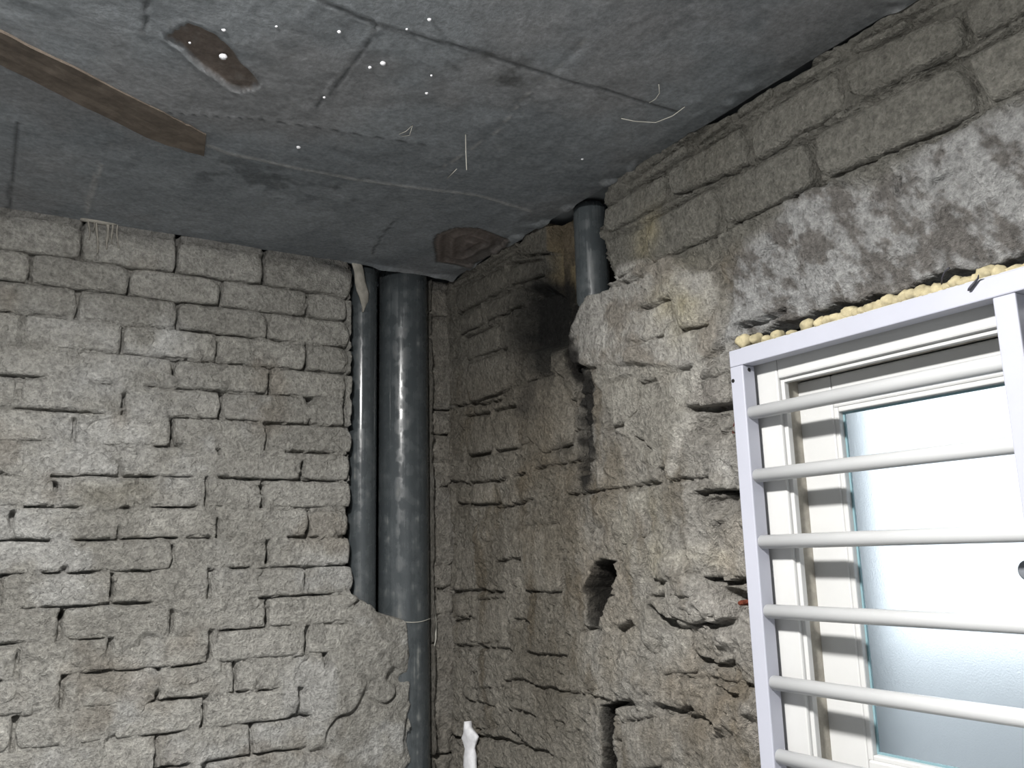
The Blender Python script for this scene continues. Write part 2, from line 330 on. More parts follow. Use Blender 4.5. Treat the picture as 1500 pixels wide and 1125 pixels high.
# bricks of the right wall that can be picked out: corner columns TL, TR, BR, BL in the photo
BRK = [[(912, 274), (1005, 208), (1008, 219), (914, 283)], [(1011, 204), (1069, 165), (1070, 176), (1013, 216)], [(1074, 161), (1131, 124), (1132, 138), (1076, 174)],
       [(1135, 121), (1227, 76), (1229, 86), (1136, 137)], [(1231, 74), (1330, 24), (1331, 36), (1233, 84)], [(1334, 22), (1420, -20), (1421, -8), (1335, 34)],
       [(884, 306), (970, 253), (974, 292), (884, 343)], [(976, 250), (1086, 184), (1096, 238), (979, 288)], [(1093, 179), (1223, 100), (1237, 153), (1101, 235)],
       [(1231, 96), (1400, 10), (1415, 62), (1244, 150)], [(1406, 6), (1560, -80), (1580, -30), (1421, 60)],
       [(882, 352), (938, 331), (936, 392), (899, 410)], [(944, 328), (1045, 272), (1052, 340), (950, 388)], [(1052, 268), (1180, 205), (1190, 268), (1058, 336)], [(1188, 198), (1400, 88), (1436, 158), (1196, 266)],
       [(1408, 84), (1600, -10), (1640, 60), (1446, 154)],
       # inner corner, left of the pipe chase
       [(660, 412), (700, 393), (702, 398), (661, 421)], [(704, 391), (752, 362), (754, 369), (706, 397)],
       [(662, 424), (735, 391), (737, 421), (663, 459)], [(741, 389), (790, 380), (794, 400), (742, 418)],
       [(664, 466), (700, 446), (702, 473), (668, 490)], [(706, 443), (764, 417), (760, 446), (707, 470)],
       [(756, 345), (800, 322), (802, 368), (760, 374)],
       [(676, 497), (728, 474), (730, 508), (678, 528)], [(678, 535), (738, 512), (738, 570), (680, 590)],
       [(664, 712), (678, 711), (678, 737), (664, 738)], [(684, 710), (718, 706), (720, 737), (685, 739)],
       [(677, 612), (712, 606), (714, 660), (680, 667)], [(718, 604), (752, 596), (754, 655), (720, 660)]]
BRQ = [polyR(q) for q in BRK]
# stones / part bricks lower down (photo polygons)
STN = [[(985, 398), (1020, 392), (1052, 402), (1058, 440), (1040, 474), (998, 484), (986, 450)], [(944, 456), (980, 443), (984, 470), (975, 492), (936, 503)],
       [(895, 560), (930, 548), (934, 600), (912, 622), (892, 626)], [(968, 548), (1014, 540), (1008, 600), (974, 602)], [(1030, 560), (1066, 545), (1068, 590), (1020, 596)],
       [(1040, 652), (1072, 632), (1077, 718), (1035, 718)], [(1048, 770), (1085, 752), (1090, 846), (1042, 846)], [(980, 850), (1020, 838), (1052, 866), (1056, 900), (1022, 916), (988, 900)],
       [(860, 558), (872, 566), (872, 600), (855, 606), (850, 580)], [(770, 560), (815, 545), (835, 600), (836, 650), (795, 665), (768, 640)],
       [(690, 880), (735, 875), (738, 940), (690, 944)], [(646, 872), (676, 871), (678, 904), (646, 907)], [(646, 916), (680, 912), (682, 944), (648, 946)], [(648, 956), (683, 953), (684, 1000), (650, 1004)],
       [(760, 770), (812, 768), (818, 868), (764, 866)], [(905, 720), (945, 718), (948, 785), (912, 800)], [(960, 925), (1010, 920), (1020, 985), (965, 990)], [(1040, 985), (1085, 978), (1096, 1040), (1046, 1050)],
       [(820, 930), (872, 920), (876, 1010), (826, 1018)], [(905, 1060), (960, 1050), (966, 1125), (912, 1130)], [(690, 1010), (735, 1006), (738, 1066), (694, 1070)]]
STQ = [polyR(q) for q in STN]
def relief_right(u, v):
    wu = u + .006 * fbm(u, v, 14, 3, 300); wv = v + .006 * fbm(u, v, 14, 3, 310)
    zone = sst(.52, .60, u)                               # 0 = inner corner part, 1 = outer part
    H = -.006 * (1 - zone) + .009 * fbm(u, v, 6, 5, 320) + .0035 * fbm(u, v, 40, 3, 330)
    rough = sst(-.35, -.55, v) * sst(.7, .9, u); H += rough * .010 * fbm(u, v, 16, 4, 340)
    H += -.0040 * sst(.15, .6, fbm(u * .8 + v * .5, v * 1.2, 90, 2, 341)) + .0028 * fbm(u + v * .9, v - u * .6, 45, 4, 342)
    # half buried bed and head joints
    k = np.round(-v / CH); dv = np.abs(wv + CH * k); op = sst(.12, .3, fbm(u * .8, v * 2, 9, 3, 350)); tr = (1 - sst(.002, .006, dv)) * op
    kk = np.floor(-v / CH); dj = np.abs(((wu + .1 * (kk % 2)) % .2) - .1); op2 = sst(.25, .45, fbm(u, v, 10, 3, 360)); tr = np.maximum(tr, (1 - sst(.002, .006, dj)) * op2 * .6)
    H -= .012 * tr * sst(-.28, -.36, v)
    for q in CAVS + BUMPS:
        (px, a, b, h) = q; c = pR(*px); s = -1 if q in CAVS else 1
        H += s * h * (1 - sst(.35, 1.1, np.hypot((u - c[0]) / a, (v - c[1]) / b) + .35 * fbm(u, v, 25, 3, 371)))
    # trowelled patch and broken sheet stand proud with a raised edge
    d = spoly(wu, wv, PATCH); p = 1 - sst(-.006, .006, d); H = H * (1 - p) + p * (.004 + .005 * fbm(u, v, 9, 4, 380) + .0018 * fbm(u * 2.2 + v, v * .8 - u, 30, 3, 381))
    d = spoly(wu, wv, SHEET); p = 1 - sst(-.004, .004, d); H = H * (1 - p) + p * (.016 + .012 * fbm(u, v, 9, 4, 385) + .004 * fbm(u, v, 30, 3, 386))
    d = spoly(wu, wv, LIMB); p = 1 - sst(-.005, .005, d); H = H * (1 - p) + p * (.008 + .008 * fbm(u, v, 12, 4, 388))
    for q in STQ:
        m = (np.abs(u - q[0][0]) < .25) & (np.abs(v - q[0][1]) < .25)
        if m.any():
            d = spoly(u[m], v[m], q); H[m] -= .006 * (1 - sst(-.004, .006, d)); 
            H[m] -= .006 * (1 - sst(.0, .004, np.abs(d))) * sst(.05, .35, fbm(u[m], v[m], 14, 2, 391))
    for q in BRQ:
        cx = sum(a for a, b in q) / 4; cy = sum(b for a, b in q) / 4; m = (np.abs(u - cx) < .22) & (np.abs(v - cy) < .15)
        if m.any():
            d = spoly(u[m], v[m], q); base = -.010 if cx > .6 else -.013
            t = 1 - sst(.001, .009, d); H[m] = H[m] * (1 - t) + t * base
            j = (1 - sst(.0015, .006, np.abs(d - .003))) * sst(-.35, .1, fbm(u[m], v[m], 11, 2, 395)); H[m] -= .012 * j
    for pts, wd, dp in CRACKS:
        us = [a for a, b in pts]; vs = [b for a, b in pts]; m = (u > min(us) - .05) & (u < max(us) + .05) & (v > min(vs) - .05) & (v < max(vs) + .05)
        if m.any():
            d = dseg(u[m] + .003 * fbm(u[m], v[m], 40, 2, 397), v[m] + .003 * fbm(u[m], v[m], 40, 2, 398), pts)
            wd2 = max(wd, .0045) * 1.15; H[m] -= dp * 1.2 * (1 - sst(wd2 * .4, wd2 * 1.15, d))
    for P, dep, ed in ((SOOT, .055, .02), (GAP, .036, .006), (HOLE, .075, .005), (HOLE2, .065, .006), (CHR, .14, .004)):
        if P is CHR: H = np.where((u > .52) & (u < .8) & (v > -.31), np.maximum(H, -.012), H)
        d = spoly(wu, wv, P); t = 1 - sst(-ed, ed * .4, d); H = H * (1 - t) + t * (-dep + .006 * fbm(u, v, 30, 3, 399))
    d = spoly(u + .003 * fbm(u, v, 20, 2, 4), v, BAND); t = 1 - sst(-.004, .003, d); H = H * (1 - t) + t * (-.045 + .008 * fbm(u * 2, v * .6, 20, 4, 401))
    # ragged upper edge of the window opening
    e = WIN['v1'] + .003 + .012 * fbm(u, v * 0, 18, 3, 402); t = (1 - sst(-.002, .004, v - e)) * (u > WIN['u0'] - .004) * (v > WIN['v1'] - .03); H = H * (1 - t) - .05 * t
    e2 = (u > WIN['u0'] - .006) & (u < WIN['u1'] + .006) & (v < WIN['v1']) & (v > WIN['v0'] - .006); H = np.where(e2, -.05, H)
    return H
def paint_right(u, v):
    n = fbm(u, v, 5, 5, 400); c = lerp3(np.broadcast_to(C3(.218, .203, .177), u.shape + (3,)), C3(.31, .296, .268), sst(-.5, .5, n))
    c = lerp3(c, C3(.16, .135, .10), sst(.1, .6, fbm(u * 2.5, v * .7, 7, 5, 410)) * .65 * (1 - sst(1.0, 1.1, u)))
    st = sst(.15, .55, fbm(u * 5, v * .8, 5, 4, 420)) * sst(-.4, -.5, v); c = lerp3(c, C3(.36, .345, .315), st * .5)
    pl = sst(.05, .5, fbm(u, v, 8, 5, 430)) * sst(.78, .95, u) * sst(-.3, -.42, v); c = lerp3(c, C3(.40, .385, .36), pl * .55)
    wu = u + .01 * fbm(u, v, 14, 3, 300); wv = v + .01 * fbm(u, v, 14, 3, 310)
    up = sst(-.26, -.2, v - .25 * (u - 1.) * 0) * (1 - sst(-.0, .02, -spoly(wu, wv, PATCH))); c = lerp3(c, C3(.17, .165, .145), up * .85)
    p = 1 - sst(-.02, .02, spoly(wu, wv, PATCH))
    pat = lerp3(np.broadcast_to(C3(.165, .155, .145), u.shape + (3,)), C3(.355, .355, .35), sst(-.26, .2, fbm(u * 1.9 + v * 1.3, v * 1.1 - u * .6, 12, 5, 440, .68) + .02))
    c = lerp3(c, pat, p)
    e = 1 - sst(.0, .02, np.abs(v + .40 - .02 * fbm(u, v, 8, 2, 3))); c = lerp3(c, C3(.34, .34, .33), e * p * .4)
    p = 1 - sst(-.012, .006, spoly(wu, wv, SHEET)); s = lerp3(np.broadcast_to(C3(.30, .275, .24), u.shape + (3,)), C3(.44, .425, .395), sst(-.3, .25, fbm(u, v, 11, 5, 450)))
    c = lerp3(c, s, p * .95)
    p = 1 - sst(-.01, .01, spoly(wu, wv, LIMB)); c = lerp3(c, C3(.37, .355, .315), p * .55)
    pts = polyR([(1030, 530), (1022, 590), (1000, 640), (985, 690)]); c = lerp3(c, C3(.50, .48, .44), (1 - sst(.004, .022, dseg(wu, wv, pts))) * .7)
    for q, a, b, s, cc in [((1000, 448), .06, .06, .5, C3(.40, .36, .25)), ((950, 345), .04, .04, .45, C3(.40, .35, .22)), ((1090, 700), .08, .05, .45, C3(.46, .45, .43)), ((1030, 815), .08, .015, .6, C3(.50, .47, .40)),
                           ((1035, 890), .05, .03, .4, C3(.46, .44, .41)), ((960, 790), .03, .1, .35, C3(.32, .28, .19)), ((700, 960), .05, .1, .35, C3(.33, .32, .30)), ((1075, 800), .05, .05, .3, C3(.38, .30, .2)),
                           ((875, 800), .10, .14, .30, C3(.25, .20, .14)), ((780, 700), .12, .15, .35, C3(.19, .155, .11)), ((1040, 600), .03, .04, .5, C3(.14, .12, .11)),
                           ((930, 760), .09, .08, .4, C3(.33, .32, .28)), ((1030, 1020), .2, .1, .35, C3(.24, .20, .15)), ((905, 970), .1, .1, .3, C3(.30, .27, .22)), ((1062, 738), .05, .02, .6, C3(.10, .09, .08))]:
        x, y = pR(*q); g = np.exp(-((u - x) / a) ** 2 - ((v - y) / b) ** 2); c = lerp3(c, cc, np.clip(g * s * (1.0 + 1.4 * fbm(u, v, 16, 3, 9)), 0, .85))
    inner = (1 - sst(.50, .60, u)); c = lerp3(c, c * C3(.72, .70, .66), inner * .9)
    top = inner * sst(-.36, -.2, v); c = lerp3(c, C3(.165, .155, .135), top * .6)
    p = 1 - sst(-.004, .006, spoly(u, v, BAND)); bc = lerp3(np.broadcast_to(C3(.16, .13, .09), u.shape + (3,)), C3(.42, .34, .20), sst(-.3, .4, fbm(u * 3, v * .6, 14, 3, 460)) * sst(.0, -.12, v)); c = lerp3(c, bc, p)
    # sooty stains, with the shade of the gap and holes painted in
    x, y = pR(790, 460); g = np.exp(-((u - x) / .125) ** 2 - ((v - y) / .105) ** 2); c = lerp3(c, C3(.010, .010, .010), np.clip(g * 1.5 + .3 * g * fbm(u, v, 18, 4, 470), 0, .97))
    x, y = pR(800, 525); g = np.exp(-((u - x) / .12) ** 2 - ((v - y) / .06) ** 2); c = lerp3(c, C3(.02, .02, .018), np.clip(g * .65 * (1 + 2 * fbm(u, v, 14, 4, 475)), 0, .85))
    pts = polyR([(835, 490), (848, 540), (853, 580), (858, 640), (856, 695)]); g = 1 - sst(.012, .044, dseg(wu, wv, pts) + .012 * fbm(u, v, 35, 3, 480)); c = lerp3(c, C3(.018, .017, .016), g * .94)  # black stain, widened to stand in for the deep gap's shade
    x, y = pR(822, 655); g = np.exp(-((u - x) / .03) ** 2 - ((v - y) / .02) ** 2); c = lerp3(c, C3(.04, .035, .03), g * .6)
    x, y = pR(775, 590); g = np.exp(-((u - x) / .08) ** 2 - ((v - y) / .05) ** 2); c = lerp3(c, C3(.05, .045, .04), np.clip(g * .4 * (1 + 2 * fbm(u, v, 14, 4, 476)), 0, .7))
    for P in (HOLE, HOLE2, GAP): c = lerp3(c, C3(.012, .011, .010), (1 - sst(-.001, .006, spoly(u + .006 * fbm(u, v, 14, 3, 300), v + .006 * fbm(u, v, 14, 3, 310), P))) * .96)  # shade inside the holes and gap painted near-black
    c = lerp3(c, C3(.05, .052, .055), (1 - sst(-.006, .002, spoly(wu, wv, CHR))) * (1 - p) * .8)
    return c

# ---------------------------------------------------------------- heightfield wall meshes
def field(fn, paint, u0, u1, v0, v1, step):
    nu = int((u1 - u0) / step) + 1; nv = int((v1 - v0) / step) + 1
    U, V = np.meshgrid(np.linspace(u0, u1, nu), np.linspace(v0, v1, nv)); H = fn(U, V); Cc = paint(U, V)
    i = np.arange(nu * nv).reshape(nv, nu); F = np.stack([i[:-1, :-1], i[:-1, 1:], i[1:, 1:], i[1:, :-1]], -1).reshape(-1, 4)
    return U.ravel(), V.ravel(), H.ravel(), Cc.reshape(-1, 3), F
def sub(V, F, C, fm):
    F = F[fm]; ids, inv = np.unique(F, return_inverse=True); return V[ids], inv.reshape(-1, 4), C[ids]

# left wall
U, V, H, Cc, F = field(relief_left, paint_left, -1.75, 0.05, -1.36, .0235, .0032)
P = np.stack([U, -H, V + ZC], -1)
wall_left = link('wall_left', mesh_np('wall_left', P, F, Cc), M_MORTAR); tag(wall_left, 'bare grey cement brick wall smeared with old mortar, left of the pipes', kind='structure')
def backing(name, a, b, parent, mat=M_REVEAL):
    return boxo(name, a, b, mat, parent)
backing('wall_backing', (-3.2, .17, 0), (.2, .25, 2.36), wall_left)
boxo('wall_lower_face', (-1.75, -.002, 0), (0, .17, ZC - 1.36), M_REVEAL, wall_left)
boxo('wall_far_face', (-3.2, .0, 0), (-1.75, .17, 2.3535), M_REVEAL, wall_left)

def brick_mesh(Q, to3, paint, depth=.03, face=0.0, seed=0, res=.0062, chip=1.0):
    """quad brick (TL,TR,BR,BL in wall coords) with worn, chipped edges and an uneven face"""
    TL, TR, BR, BL = [np.array(q) for q in Q]
    w_ = (np.linalg.norm(TR - TL) + np.linalg.norm(BR - BL)) / 2; h_ = (np.linalg.norm(TL - BL) + np.linalg.norm(TR - BR)) / 2
    nu = max(4, int(w_ / res)) + 1; nv = max(3, int(h_ / res)) + 1
    s = np.linspace(0, 1, nu); t = np.linspace(0, 1, nv); s = s - .35 * np.sin(2 * np.pi * s) / (2 * np.pi) * .8; t = t - .35 * np.sin(2 * np.pi * t) / (2 * np.pi) * .8
    S, T = np.meshgrid(s, t)
    G = (TL[None, None] * ((1 - S) * (1 - T))[..., None] + TR[None, None] * (S * (1 - T))[..., None] + BR[None, None] * (S * T)[..., None] + BL[None, None] * ((1 - S) * T)[..., None])
    # round the corners in plan
    a = np.abs(S - .5) * 2; b = np.abs(T - .5) * 2; rc = .012 * chip
    dx = np.minimum(S, 1 - S) * w_; dy = np.minimum(T, 1 - T) * h_
    g = np.exp(-(dx + dy) / rc) * rc * .45; cen = G.mean((0, 1)); dirc = G - cen; dirc /= np.linalg.norm(dirc, axis=-1, keepdims=True) + 1e-9; G = G - dirc * g[..., None]
    edge = np.exp(-np.minimum(dx, dy) / .006)
    wob = np.stack([fbm(G[..., 0], G[..., 1], 35, 3, seed), fbm(G[..., 0], G[..., 1], 35, 3, seed + 50)], -1) * .0022; G = G + wob * edge[..., None]
    d = np.minimum(dx, dy); r = .0075 * (1 + .6 * fbm(G[..., 0], G[..., 1], 22, 2, seed + 9)); r = np.maximum(r, .002)
    drop = r * .75 * (1 - np.sqrt(np.clip(1 - (1 - np.clip(d / r, 0, 1)) ** 2, 0, 1)))
    cd_ = np.hypot(dx, dy); chp = np.exp(-(cd_ / .016) ** 2) * .012 * sst(.0, .6, fbm(G[..., 0], G[..., 1], 14, 2, seed + 77)) * chip
    rng = random.Random(seed); tx, ty = rng.uniform(-.0016, .0016), rng.uniform(-.0012, .0012)
    h = face + .0017 * fbm(G[..., 0], G[..., 1], 18, 3, seed + 4) + .0012 * fbm(G[..., 0], G[..., 1], 70, 2, seed + 5) - drop - chp + tx * (S - .5) * 2 + ty * (T - .5) * 2
    pits = sst(.45, .8, fbm(G[..., 0], G[..., 1], 50, 2, seed + 6)); h = h - pits * .0025
    uu = G[..., 0].ravel(); vv = G[..., 1].ravel(); hh = h.ravel(); col = paint(uu, vv)
    i = np.arange(nu * nv).reshape(nv, nu); F = np.stack([i[:-1, :-1], i[1:, :-1], i[1:, 1:], i[:-1, 1:]], -1).reshape(-1, 4)
    ring = list(i[0, :]) + list(i[1:, -1]) + list(i[-1, -2::-1]) + list(i[-2:0:-1, 0]); n0 = nu * nv; m = len(ring)
    uu = np.concatenate([uu, uu[ring]]); vv = np.concatenate([vv, vv[ring]]); hh = np.concatenate([hh, np.full(m, face - depth)]); col = np.concatenate([col, col[ring] * .9])
    k = np.arange(m); SF = np.stack([np.array(ring)[k], np.array(ring)[(k + 1) % m], n0 + (k + 1) % m, n0 + k], -1)
    F = np.concatenate([F, SF]); X, Y, Z = to3(uu, vv, hh)
    return mesh_np('brick', np.stack([X, Y, Z], -1), F[:, ::-1] if to3 is toR else F, col)
def toL(u, v, h): return u, -h, v + ZC
def toR(u, v, h): return -h, -u, v + ZC
nb = 0
for k, (vt, vb, xs) in enumerate(rowsL):
    for i in range(len(xs) - 1):
        a, b = xs[i], xs[i + 1]
        if b < -1.7: continue
        gj = .0022; last = i == len(xs) - 2; nb += 1; rr = random.uniform
        v1_, v0_ = vt - .0018, vb + .0018
        b_ = b if last else b - gj
        if last and k < 14: b_ = b + rr(-.002, .006)
        Q = [(a + gj + rr(-.001, .001), v1_ + rr(-.0015, .0005)), (b_, v1_ + rr(-.0015, .0005)), (b_ + rr(-.002, .002), v0_ + rr(-.0005, .0015)), (a + gj + rr(-.001, .001), v0_ + rr(-.0005, .0015))]
        fc = .0 + rr(-.0015, .0025) + (-.001 if k > 3 else .001)
        if last: fc += .001
        me = brick_mesh(Q, toL, paint_left, .075 if last else .028, fc, seed=1000 + 13 * nb, chip=1.0 if k < 4 else 1.5)
        link('brick', me, M_BRICK, wall_left)
# the narrow strip between the pipes and the corner
for (v1_, v0_) in [(.004, -.071), (-.078, -.205), (-.21, -.335), (-.343, -.402), (-.409, -.468), (-.475, -.535), (-.541, -.60), (-.61, -.735), (-.742, -.803), (-.81, -.87), (-.877, -.935), (-.942, -1.003), (-1.01, -1.07), (-1.077, -1.137)]:
    nb += 1
    me = brick_mesh([(-.051, v1_), (.014, v1_), (.014, v0_), (-.051, v0_)], toL, paint_left, .05, -.043 + random.uniform(-.002, .003), seed=1000 + 13 * nb)
    link('brick', me, M_BRICK, wall_left)

# right wall
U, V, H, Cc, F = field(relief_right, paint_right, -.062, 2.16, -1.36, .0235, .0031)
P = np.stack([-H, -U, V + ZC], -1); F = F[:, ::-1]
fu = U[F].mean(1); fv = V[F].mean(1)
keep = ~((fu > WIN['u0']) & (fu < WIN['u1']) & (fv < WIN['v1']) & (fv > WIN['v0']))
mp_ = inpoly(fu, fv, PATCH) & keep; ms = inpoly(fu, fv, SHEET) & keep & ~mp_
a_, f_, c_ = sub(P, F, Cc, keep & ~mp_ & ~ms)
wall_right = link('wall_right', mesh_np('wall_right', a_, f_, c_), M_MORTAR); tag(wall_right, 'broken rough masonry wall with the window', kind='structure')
a_, f_, c_ = sub(P, F, Cc, mp_); o = link('plaster_patch', mesh_np('plaster_patch', a_, f_, c_), M_MORTAR, wall_right); o['label'] = 'pale trowelled plaster above the window'
a_, f_, c_ = sub(P, F, Cc, ms); o = link('plaster_sheet', mesh_np('plaster_sheet', a_, f_, c_), M_MORTAR, wall_right); o['label'] = 'pale broken-edged mortar sheet right of the black stain'
W = WIN
bm = bmesh.new()
box(bm, (.16, .2, 0), (.24, -W['u0'], 2.36)); box(bm, (.16, -W['u1'], 0), (.24, -3.2, 2.36))
box(bm, (.16, -W['u0'], W['v1'] + ZC), (.24, -W['u1'], 2.36)); box(bm, (.16, -W['u0'], 0), (.24, -W['u1'], W['v0'] + ZC))
from_bm('wall_backing', bm, M_REVEAL, wall_right)
bm = bmesh.new()
e = .025
box(bm, (.05, -W['u0'] + e, W['v0'] + ZC - e), (.30, -W['u0'], W['v1'] + ZC + e)); box(bm, (.05, -W['u1'], W['v0'] + ZC - e), (.30, -W['u1'] - e, W['v1'] + ZC + e))
box(bm, (.05, -W['u0'], W['v1'] + ZC), (.30, -W['u1'], W['v1'] + ZC + e)); box(bm, (.05, -W['u0'], W['v0'] + ZC - e), (.30, -W['u1'], W['v0'] + ZC))
from_bm('window_reveal', bm, M_REVEAL, wall_right)
boxo('wall_lower_face', (-.002, 0, 0), (.16, -2.16, ZC - 1.36), M_REVEAL, wall_right)
boxo('wall_far_face', (0, -2.16, 0), (.16, -3.2, 2.3535), M_REVEAL, wall_right)
for n, Q in enumerate(BRQ):
    inner = Q[0][0] < .5
    big = (Q[1][0] - Q[0][0]) > .12
    me = brick_mesh(Q, toR, paint_right, .045, -.005 if inner else .001 + random.uniform(-.002, .002), seed=5000 + 17 * n, chip=1.4)
    link('brick', me, M_BRICK, wall_right)

def stone_mesh(poly, to3, paint, depth, face, seed):
    """an irregular lump: rings shrinking to the middle, pushed out and roughened"""
    pts = []
    n = len(poly)
    for i in range(n):
        a, b = np.array(poly[i]), np.array(poly[(i + 1) % n]); m = max(2, int(np.linalg.norm(b - a) / .007))
        for j in range(m): pts.append(a + (b - a) * j / m)
    B = np.array(pts); Bs = B.copy()
    for _ in range(2): Bs = (np.roll(Bs, 1, 0) + Bs * 2 + np.roll(Bs, -1, 0)) / 4
    B = Bs; c = B.mean(0); m = len(B); fr = [1, .97, .92, .82, .68, .5, .3, .12]
    dr = [.013, .0055, .003, .0012, .0, -.0005, -.001, -.001]
    U_, V_, H_ = [B[:, 0]], [B[:, 1]], [np.full(m, face - depth)]
    for f, d in zip(fr, dr):
        q = c + (B - c) * f; q = q + np.stack([fbm(q[:, 0], q[:, 1], 40, 2, seed), fbm(q[:, 0], q[:, 1], 40, 2, seed + 3)], -1) * .002
        U_.append(q[:, 0]); V_.append(q[:, 1]); H_.append(face - d + .004 * fbm(q[:, 0], q[:, 1], 22, 4, seed + 8) + .0015 * fbm(q[:, 0], q[:, 1], 80, 2, seed + 9))
    U_.append(np.array([c[0]])); V_.append(np.array([c[1]])); H_.append(np.array([H_[-1].mean()]))
    uu, vv, hh = map(np.concatenate, (U_, V_, H_)); k = np.arange(m); kn = (k + 1) % m; Fq = []
    for r in range(len(fr)): Fq.append(np.stack([r * m + k, r * m + kn, (r + 1) * m + kn, (r + 1) * m + k], -1))
    Fq = np.concatenate(Fq); last = len(fr) * m; X, Y, Z = to3(uu, vv, hh); col = paint(uu, vv)
    me = bpy.data.meshes.new('stone'); tri = [(last + a, last + b, len(uu) - 1) for a, b in zip(k, kn)]
    me.from_pydata(list(zip(X.tolist(), Y.tolist(), Z.tolist())), [], [tuple(map(int, q)) for q in Fq] + [tuple(map(int, t)) for t in tri])
    bm = bmesh.new(); bm.from_mesh(me); bmesh.ops.recalc_face_normals(bm, faces=bm.faces); bm.to_mesh(me); bm.free()
    a = me.color_attributes.new('tint', 'FLOAT_COLOR', 'POINT'); cc = np.ones((len(uu), 4), np.float32); cc[:, :3] = col; a.data.foreach_set('color', cc.ravel())
    me.polygons.foreach_set('use_smooth', np.ones(len(me.polygons), bool)); return me
for n, Q in enumerate(STQ):
    qa = np.array(Q); g = relief_right(qa[:, 0], qa[:, 1]); hb = float(np.median(relief_right(np.array([qa[:, 0].mean()]), np.array([qa[:, 1].mean()])))) + .0045
    hb = max(-.02, min(hb, .022))
    link('stone', stone_mesh(Q, toR, paint_right, .035, hb, 7000 + 11 * n), M_BRICK, wall_right)
q = polyR([(1060, 640), (1069, 608), (1074, 606), (1076, 644), (1066, 650)], -.0)
o = link('red_brick_chip', stone_mesh(q, toR, lambda u, v: np.broadcast_to(C3(.14, .045, .035), u.shape + (3,)).copy(), .03, -.012, 8001), M_BRICK, wall_right); o['label'] = 'small red brick fragment beside the window frame'
q = polyR([(1074, 879), (1080, 877), (1083, 884), (1080, 890), (1075, 887)])
o = link('red_brick_chip', stone_mesh(q, toR, lambda u, v: np.broadcast_to(C3(.22, .06, .035), u.shape + (3,)).copy(), .03, -.008, 8002), M_BRICK, wall_right); o['label'] = 'tiny orange-red brick fragment in a cavity'

# ================================================================ CEILING
SEAMS = [([(300, 212), (331, 224), (420, 243), (520, 262), (600, 273), (700, 286), (777, 308)], .0035, 1), ([(457, -5), (551, 35), (600, 50), (700, 74), (760, 95), (830, 118), (883, 131), (950, 152), (990, 165)], .003, -1),
         ([(551, 36), (535, 70), (518, 95), (457, 160)], .002, -1), ([(214, -5), (210, 50)], .002, -1), ([(148, 240), (140, 262), (126, 312)], .003, 1), ([(24, 180), (20, 240), (13, 306)], .0025, -1),
         ([(580, 320), (560, 345), (545, 372)], .002, -1), ([(120, -20), (60, 20), (0, 40)], .0, 1), ([(860, 60), (780, 130), (730, 190), (640, 250)], .0012, 1), ([(250, 165), (380, 175), (500, 192), (640, 215)], .001, -1)]
SEAMS = [([pC(*q) for q in a], b, c) for a, b, c in SEAMS if b]
RUST = [pC(*q) for q in [(240, 56), (252, 46), (270, 36), (284, 36), (292, 42), (312, 48), (334, 66), (352, 92), (372, 112), (378, 122), (366, 130), (350, 132), (336, 128), (316, 112), (292, 96), (268, 72)]]
ROUND = [pC(*q) for q in [(635, 356), (640, 345), (668, 335), (700, 336), (745, 352), (742, 362), (718, 376), (690, 392), (640, 385)]]
def ceil_relief(x, y):
    H = .0025 * fbm(x, y, 4, 4, 500) + .0008 * fbm(x, y, 30, 3, 505)
    for pts, wd, s in SEAMS:
        m = dseg(x + .002 * fbm(x, y, 25, 2, 1), y, pts); H += s * -.0022 * (1 - sst(wd * .4, wd * 1.6, m)) + s * .0010 * (1 - sst(0, .012, m))
    # side-to-side panel step
    d = spoly(x + .004 * fbm(x, y, 25, 2, 51), y, RUST); t = 1 - sst(-.002, .003, d); H += t * (.007 + .002 * fbm(x, y, 20, 3, 52)); H -= .002 * (1 - sst(0, .004, np.abs(d - .004)))
    d = spoly(x + .006 * fbm(x, y, 14, 3, 53), y, ROUND); t = 1 - sst(-.003, .004, d); H += t * (.004 + .004 * np.sin(np.clip(d, -.1, 0) * 180))
    # mortar sagging along the two walls
    H -= .012 * (1 - sst(.0, .02 + .012 * fbm(x, y * 0, 12, 2, 56), -y)) * sst(-.34, -.25, x + .0) * (.5 + .5 * fbm(x, y, 20, 3, 57))
    H -= .006 * sst(.2, .6, fbm(x, y, 20, 2, 58)) * (1 - sst(.0, .05, -x))
    return H
